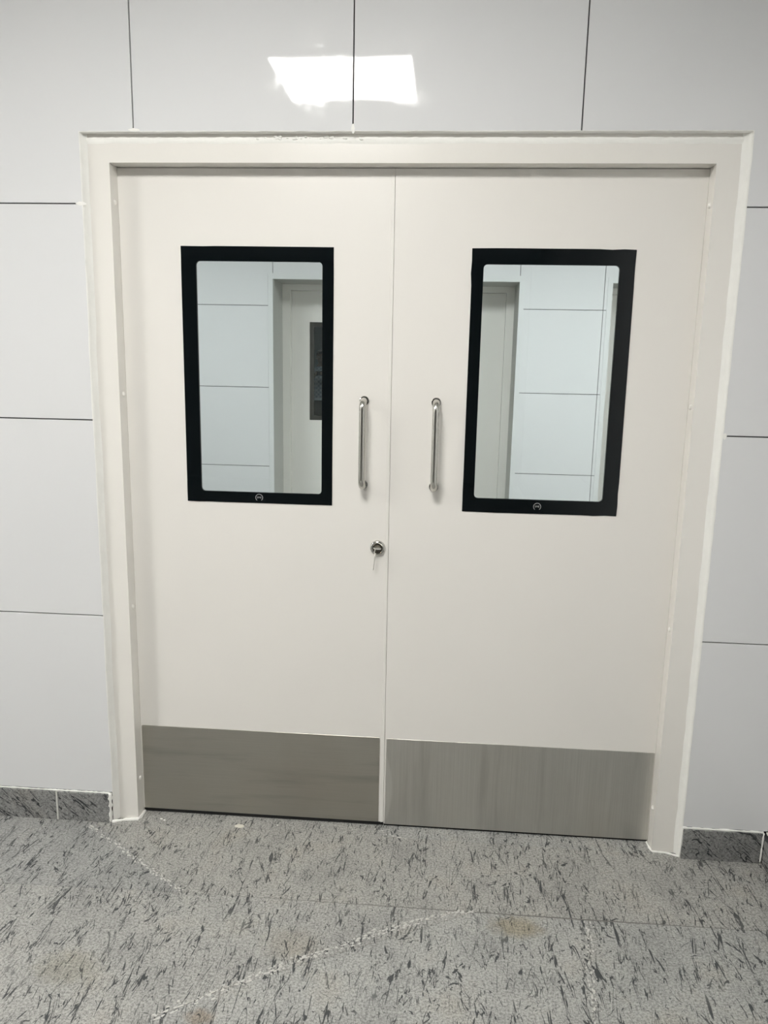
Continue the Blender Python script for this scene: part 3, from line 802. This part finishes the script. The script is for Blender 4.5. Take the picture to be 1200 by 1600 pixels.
# ================================================================== room behind the near door
YB = 3.5723
FO = [(-0.4395, 1.4315, 2.124), (2.020, 3.85, 2.124)]       # openings incl. white border
xs = [-3.4023 + 0.6 * i for i in range(13)]
XE = xs[-1]
wb = tag(empty('wall_far', (0.5, YB, 0)), 'white tiled wall seen through the door panes', 'wall', kind='structure')
bm = new_bm()
add_box(bm, -3.3, -0.4395, YB + 0.009, YB + 0.55, 0, CEIL); add_box(bm, 1.4315, 2.020, YB + 0.009, YB + 0.55, 0, CEIL); add_box(bm, 3.85, 3.9, YB + 0.009, YB + 0.55, 0, CEIL)
add_box(bm, -0.4395, 1.4315, YB + 0.009, YB + 0.55, 2.124, CEIL); add_box(bm, 2.020, 3.85, YB + 0.009, YB + 0.55, 2.124, CEIL)
obj('wall_core', bm, plain('grey_tile_joint', (0.10, 0.10, 0.10), 0.9), wb)
zz = JZ + [CEIL]
for i in range(len(xs) - 1):
    for j in range(len(zz) - 1):
        g = 0.0022
        outs = [[(xs[i] + g, zz[j] + g), (xs[i + 1] - g, zz[j] + g), (xs[i + 1] - g, zz[j + 1] - g), (xs[i] + g, zz[j + 1] - g)]]
        for o0, o1, oz in FO:
            nx = []
            for o in outs: nx += l_tile(o[0][0], o[1][0], o[0][1], o[2][1], o0, o1, oz) if len(o) == 4 else [o]
            outs = nx
        for o in outs:
            if abs(o[1][0] - o[0][0]) < 0.006: continue
            bm = new_bm(); add_prism_xz(bm, o, YB, YB + 0.010); obj('tile', bm, M['tile'], wb)
tag(box('baseboard_far', (-3.0, -0.44, YB - 0.01, YB, 0, 0.0985), M['granite_skirt']), 'dark granite skirting below the far tiled wall', 'skirting', kind='structure')
tag(box('wall_side', (-3.3, -3.15, 0.2, YB, 0, CEIL), M['paint']), 'white painted left wall of the room behind the near door', 'wall', kind='structure')
tag(box('wall_end', (3.9, 4.05, 0.2, YB + 0.55, 0, CEIL), M['paint']), 'white painted right wall of the room behind the near door', 'wall', kind='structure')
# wall segment continuing the front wall beyond the corridor's right side
tag(box('wall_inner', (XR + 0.15, 3.9, 0.05, 0.2, 0, CEIL), M['paint']), 'white painted wall continuing right of the near door wall', 'wall', kind='structure')

def far_doorway(n, x0, lab_frame, lab_l, lab_r, w=1.80):
    x1 = x0 + w; top = 2.082; ry = YB + 0.35
    t = tag(empty('trim_%d' % n, ((x0 + x1) / 2, YB, 0)), lab_frame, 'door frame', kind='structure')
    b = 0.035
    # white border flush with the tiles, and the deep reveal
    bm = new_bm(); add_prism_xz(bm, [(x0 - b, 0), (x0, 0), (x0, top), (x0 - b, top + 0.042)], YB - 0.001, YB + 0.012); obj('border_strip', bm, M['plaster'], t)
    bm = new_bm(); add_prism_xz(bm, [(x1, 0), (x1 + b, 0), (x1 + b, top + 0.042), (x1, top)], YB - 0.001, YB + 0.012); obj('border_strip', bm, M['plaster'], t)
    bm = new_bm(); add_prism_xz(bm, [(x0, top), (x1, top), (x1 + b, top + 0.042), (x0 - b, top + 0.042)], YB - 0.001, YB + 0.012); obj('border_strip', bm, M['plaster'], t)
    bm = new_bm(); add_box(bm, x0 - b, x0, YB + 0.012, ry + 0.15, 0, top); add_box(bm, x1, x1 + b, YB + 0.012, ry + 0.15, 0, top)
    add_box(bm, x0 - b, x1 + b, YB + 0.012, ry + 0.15, top, top + 0.042); obj('reveal', bm, M['reveal'], t)
    f = 0.062; ft = 0.045
    bm = new_bm(); add_prism_xz(bm, [(x0, 0), (x0 + f, 0), (x0 + f, top - ft), (x0, top)], ry, ry + 0.14); obj('jamb', bm, M['cream_frame'], t)
    bm = new_bm(); add_prism_xz(bm, [(x1 - f, 0), (x1, 0), (x1, top), (x1 - f, top - ft)], ry, ry + 0.14); obj('jamb', bm, M['cream_frame'], t)
    bm = new_bm(); add_prism_xz(bm, [(x0 + f, top - ft), (x1 - f, top - ft), (x1, top), (x0, top)], ry, ry + 0.14); obj('header', bm, M['cream_frame'], t)
    a, c = x0 + f + 0.0003, x1 - f - 0.0003; mid = (a + c) / 2; y = ry + 0.05; z1 = top - ft - 0.0005
    pl = (x0 + 0.208, x0 + 0.208 + 0.443, 1.030, 1.800)
    pr = (x1 - 0.262 - 0.443, x1 - 0.262, 1.030, 1.800)
    k = 0.036
    door_leaf('door_%d' % (2 * n - 1), lab_l, a, mid - 0.001, 0.011, z1, y, pl, (pl[0] + k, pl[1] - k, pl[2] + k, pl[3] - k), (a + 0.002, mid - 0.01, 0.012, 0.306), M['steel_x'], mid - 0.08, M['glass_dim'], emblem=False, border=M['frit_far'])
    door_leaf('door_%d' % (2 * n), lab_r, mid + 0.001, c, 0.011, z1, y, pr, (pr[0] + k, pr[1] - k, pr[2] + k, pr[3] - k), (mid + 0.01, c - 0.002, 0.012, 0.306), M['steel_x'], mid + 0.08, M['glass_dim'], emblem=False, border=M['frit_far'])
far_doorway(2, -0.4035, 'white bordered deep opening and cream frame seen through both near panes',
            'left far cream leaf with a dark pane showing a dim figure', 'right far cream leaf, its plain edge seen through the right near pane')
far_doorway(3, 2.056, 'white bordered opening seen at the right edge of the right near pane',
            'left leaf of the second far doorway, hidden beyond the right near pane', 'right leaf of the second far doorway, hidden beyond the right near pane', w=1.76)

# ================================================================== dim room beyond the far door
def dim(name, b, label, m, cat='wall'): return tag(box(name, b, m), label, cat, kind='structure')
M['dimpaint'] = plain('grey_blue_paint', (0.42, 0.47, 0.50), 0.7)
M['darkpaint'] = plain('dark_brown_panel', (0.10, 0.09, 0.08), 0.6)
dim('wall_dim_left', (-3.3, -3.15, YB + 0.55, 12.5, 0, CEIL), 'plain left wall of the dim room beyond the far door', M['dimpaint'])
dim('wall_dim_right', (3.9, 4.05, YB + 0.55, 12.5, 0, CEIL), 'plain right wall of the dim room beyond the far door', M['dimpaint'])
dim('wall_dim_back', (-3.3, 4.05, 12.35, 12.5, 0, CEIL), 'grey blue back wall behind the dim figure', M['dimpaint'])

# invented counter before the figure; its pale edge stands in for a reflected frame line
ct = tag(empty('counter', (-1.0, 9.9, 0)), 'invented dark counter, its pale edge standing in for a reflected line in front of the dim figure', 'counter')
box('counter_body', (-1.35, 0.1, 9.72, 10.1, 0, 0.93), M['darkpaint'], ct, bevel=0.004)
box('counter_top', (-1.37, 0.12, 9.70, 10.12, 0.93, 0.955), plain('pale_reflected_line', (0.75, 0.78, 0.8), 0.4), ct, bevel=0.003)

# ------------------------------------------------------------------ the person, built solid in place of a mirror image in the far pane
def skin_mesh(verts, edges, radii, root=0, sub=1):
    me = bpy.data.meshes.new('sk'); me.from_pydata(verts, edges, [])
    o = bpy.data.objects.new('sk', me); C.objects.link(o)
    sk = o.modifiers.new('s', 'SKIN'); sk.use_smooth_shade = True
    for i, r in enumerate(radii):
        v = me.skin_vertices[0].data[i]
        v.radius = (r, r) if not isinstance(r, tuple) else r
        v.use_root = (i == root)
    ss = o.modifiers.new('u', 'SUBSURF'); ss.levels = sub; ss.render_levels = sub
    dg = bpy.context.evaluated_depsgraph_get(); dg.update()
    out = bpy.data.meshes.new_from_object(o.evaluated_get(dg))
    bpy.data.objects.remove(o, do_unlink=True)
    return out

def ellipsoid(bm, c, r, sub=3, rot=None):
    q = bmesh.ops.create_icosphere(bm, subdivisions=sub, radius=1.0)
    for v in q['verts']:
        p = Vector((v.co.x * r[0], v.co.y * r[1], v.co.z * r[2]))
        if rot: p = rot @ p
        v.co = p + Vector(c)

def build_person(px, py, label):
    """standing, facing -y (towards the camera), both hands raised holding a phone at chest height"""
    P = tag(empty('person', (px, py, 0)), label, 'person')
    V = []; E = []; R = []
    def v(x, y, z, r): V.append((px + x, py + y, z)); R.append(r); return len(V) - 1
    def chain(s, pts):
        prev = s
        for p in pts:
            i = v(*p); E.append((prev, i)); prev = i
        return prev
    pel = v(0, 0, 0.93, (0.15, 0.105))
    che = chain(pel, [(0, 0, 1.06, (0.135, 0.095)), (0, 0.005, 1.20, (0.15, 0.105)), (0, 0.01, 1.34, (0.155, 0.10))])
    nk = chain(che, [(0, 0.0, 1.43, (0.085, 0.07)), (0, -0.01, 1.50, 0.052), (0, -0.02, 1.56, 0.05)])
    hands = []
    for s in (-1, 1):
        chain(pel, [(s * 0.095, 0, 0.83, 0.085), (s * 0.10, 0.0, 0.66, 0.072), (s * 0.105, -0.01, 0.49, 0.055), (s * 0.11, 0.01, 0.36, 0.055), (s * 0.115, 0.03, 0.20, 0.042), (s * 0.12, 0.03, 0.085, 0.038), (s * 0.13, -0.04, 0.045, 0.036), (s * 0.14, -0.11, 0.035, 0.032)])
        sh = chain(che, [(s * 0.12, 0.01, 1.385, 0.060), (s * 0.185, 0.0, 1.36, 0.054)])
        el = chain(sh, [(s * 0.225, -0.02, 1.22, 0.044), (s * 0.235, -0.06, 1.10, 0.040)])
        wr = chain(el, [(s * 0.16, -0.16, 1.19, 0.034), (s * 0.095, -0.235, 1.27, 0.026)])
        pm = chain(wr, [(s * 0.075, -0.255, 1.305, (0.030, 0.018)), (s * 0.062, -0.268, 1.335, (0.034, 0.016))])
        hands.append((s, pm))
    me = skin_mesh(V, E, R)
    bm = new_bm(); bm.from_mesh(me); bpy.data.meshes.remove(me)
    # head with jaw, nose, ears, lips, brow
    hx, hy, hz = px, py - 0.035, 1.585
    ellipsoid(bm, (hx, hy + 0.012, hz + 0.035), (0.076, 0.094, 0.095)); ellipsoid(bm, (hx, hy - 0.022, hz - 0.040), (0.056, 0.062, 0.066))
    ellipsoid(bm, (hx, hy - 0.098, hz - 0.012), (0.013, 0.016, 0.022), 2); ellipsoid(bm, (hx, hy - 0.086, hz + 0.010), (0.008, 0.010, 0.026), 2)
    ellipsoid(bm, (hx, hy - 0.078, hz - 0.050), (0.024, 0.012, 0.006), 2); ellipsoid(bm, (hx, hy - 0.076, hz - 0.060), (0.020, 0.012, 0.007), 2)
    for s in (-1, 1):
        ellipsoid(bm, (hx + s * 0.077, hy + 0.012, hz + 0.0), (0.009, 0.018, 0.030), 2)
        ellipsoid(bm, (hx + s * 0.030, hy - 0.072, hz + 0.032), (0.022, 0.010, 0.006), 2)
    # fingers: each its own short chain rooted in the palm, curled round the phone edge
    for s, pm in hands:
        bx, by, bz = V[pm][0] - px, V[pm][1] - py, V[pm][2]
        for k, (L, dz) in enumerate(((0.066, 0.020), (0.074, 0.007), (0.068, -0.007), (0.054, -0.020))):
            vs = []; rs = []; z0 = bz + dz
            for (ax, ay, f) in ((0.004, 0.004, 0.0), (-0.004, -0.022, 0.0), (-0.022, -0.030, 0.4), (-0.040 * L / 0.07, -0.022, 0.7)):
                vs.append((px + bx + s * ax, py + by + ay, z0 + dz * f * 0.3)); rs.append(0.0092 - 0.0014 * len(rs) * 0.6)
            me = skin_mesh(vs, [(0, 1), (1, 2), (2, 3)], rs); bm.from_mesh(me); bpy.data.meshes.remove(me)
        vs = [(px + bx + s * 0.004, py + by + 0.004, bz - 0.02), (px + bx - s * 0.014, py + by + 0.014, bz + 0.002), (px + bx - s * 0.030, py + by + 0.012, bz + 0.018)]
        me = skin_mesh(vs, [(0, 1), (1, 2)], [0.0115, 0.010, 0.0085]); bm.from_mesh(me); bpy.data.meshes.remove(me)
    body = obj('body', bm, plain('skin', (0.30, 0.22, 0.18), 0.55), P, smooth=True)
    rm = body.modifiers.new('remesh', 'REMESH'); rm.mode = 'VOXEL'; rm.voxel_size = 0.0055; rm.use_smooth_shade = True
    sm = body.modifiers.new('smooth', 'SMOOTH'); sm.iterations = 2; sm.factor = 0.5
    # eyes
    for s in (-1, 1):
        bm = new_bm(); ellipsoid(bm, (hx + s * 0.030, hy - 0.077, hz + 0.018), (0.0125, 0.007, 0.0065), 2); e = obj('eye', bm, plain('eye_white', (0.8, 0.8, 0.78), 0.2), P, smooth=True)
        bm = new_bm(); ellipsoid(bm, (hx + s * 0.030, hy - 0.0825, hz + 0.018), (0.0055, 0.0025, 0.0055), 2); obj('pupil', bm, plain('pupil', (0.03, 0.02, 0.015), 0.2), e, smooth=True)
    # hair
    bm = new_bm(); ellipsoid(bm, (hx, hy + 0.026, hz + 0.052), (0.084, 0.094, 0.096), 3); ellipsoid(bm, (hx, hy - 0.045, hz + 0.098), (0.062, 0.045, 0.030), 3)
    ellipsoid(bm, (hx, hy + 0.055, hz - 0.005), (0.070, 0.055, 0.055), 3)
    h = obj('hair', bm, plain('black_hair', (0.015, 0.013, 0.012), 0.55, bs=0.5, bscale=80), P, smooth=True)
    rm = h.modifiers.new('remesh', 'REMESH'); rm.mode = 'VOXEL'; rm.voxel_size = 0.008; rm.use_smooth_shade = True
    # shirt
    V = []; E = []; R = []
    a = v(0, 0, 0.80, (0.182, 0.140)); c = chain(a, [(0, 0, 0.90, (0.176, 0.134)), (0, 0, 1.06, (0.160, 0.120)), (0, 0.005, 1.20, (0.165, 0.120)), (0, 0.01, 1.34, (0.168, 0.113))])
    chain(c, [(0, 0.0, 1.425, (0.10, 0.085)), (0, -0.005, 1.468, (0.062, 0.060))])
    for s in (-1, 1):
        chain(c, [(s * 0.12, 0.01, 1.385, 0.072), (s * 0.187, 0.0, 1.36, 0.061), (s * 0.227, -0.02, 1.22, 0.052), (s * 0.237, -0.06, 1.10, 0.049), (s * 0.19, -0.12, 1.155, 0.045)])
    me = skin_mesh(V, E, R); bm = new_bm(); bm.from_mesh(me); bpy.data.meshes.remove(me)
    m, nt, b = new_mat('pale_checked_cloth')
    br = N(nt, 'ShaderNodeTexChecker'); br.inputs['Scale'].default_value = 28; br.inputs[1].default_value = (0.72, 0.75, 0.78, 1); br.inputs[2].default_value = (0.45, 0.50, 0.56, 1)
    nt.links.new(coords(nt), br.inputs[0]); nt.links.new(br.outputs[0], b.inputs['Base Color']); setp(b, Roughness=0.85)
    obj('shirt', bm, m, P, smooth=True)
    # trousers
    V = []; E = []; R = []
    a0_ = v(0, 0, 1.01, (0.138, 0.104)); a = chain(a0_, [(0, 0, 0.93, (0.146, 0.108))])
    for s in (-1, 1):
        chain(a, [(s * 0.095, 0, 0.83, 0.100), (s * 0.10, 0.0, 0.66, 0.086), (s * 0.105, -0.008, 0.49, 0.072), (s * 0.11, 0.01, 0.36, 0.068), (s * 0.115, 0.025, 0.20, 0.060), (s * 0.12, 0.025, 0.10, 0.058)])
    me = skin_mesh(V, E, R); bm = new_bm(); bm.from_mesh(me); bpy.data.meshes.remove(me)
    obj('trousers', bm, plain('dark_trousers', (0.05, 0.055, 0.07), 0.8), P, smooth=True)
    for s in (-1, 1):
        bm = new_bm(); ellipsoid(bm, (px + s * 0.13, py - 0.045, 0.052), (0.050, 0.135, 0.052), 3)
        for q in bm.verts: q.co.z = max(q.co.z, 0.0)
        obj('shoe', bm, plain('black_shoe', (0.02, 0.02, 0.02), 0.4), P, smooth=True)
    ph = tag(box('phone', (px - 0.055, px + 0.055, py - 0.290, py - 0.281, 1.30, 1.375), plain('black_phone', (0.02, 0.02, 0.025), 0.2), None, bevel=0.003), 'small dark phone held up in both hands by the figure that stands in for a reflection', 'phone')
    return P
build_person(-1.165, 10.8, 'dim person in a pale checked shirt holding a phone up behind the far dark pane')
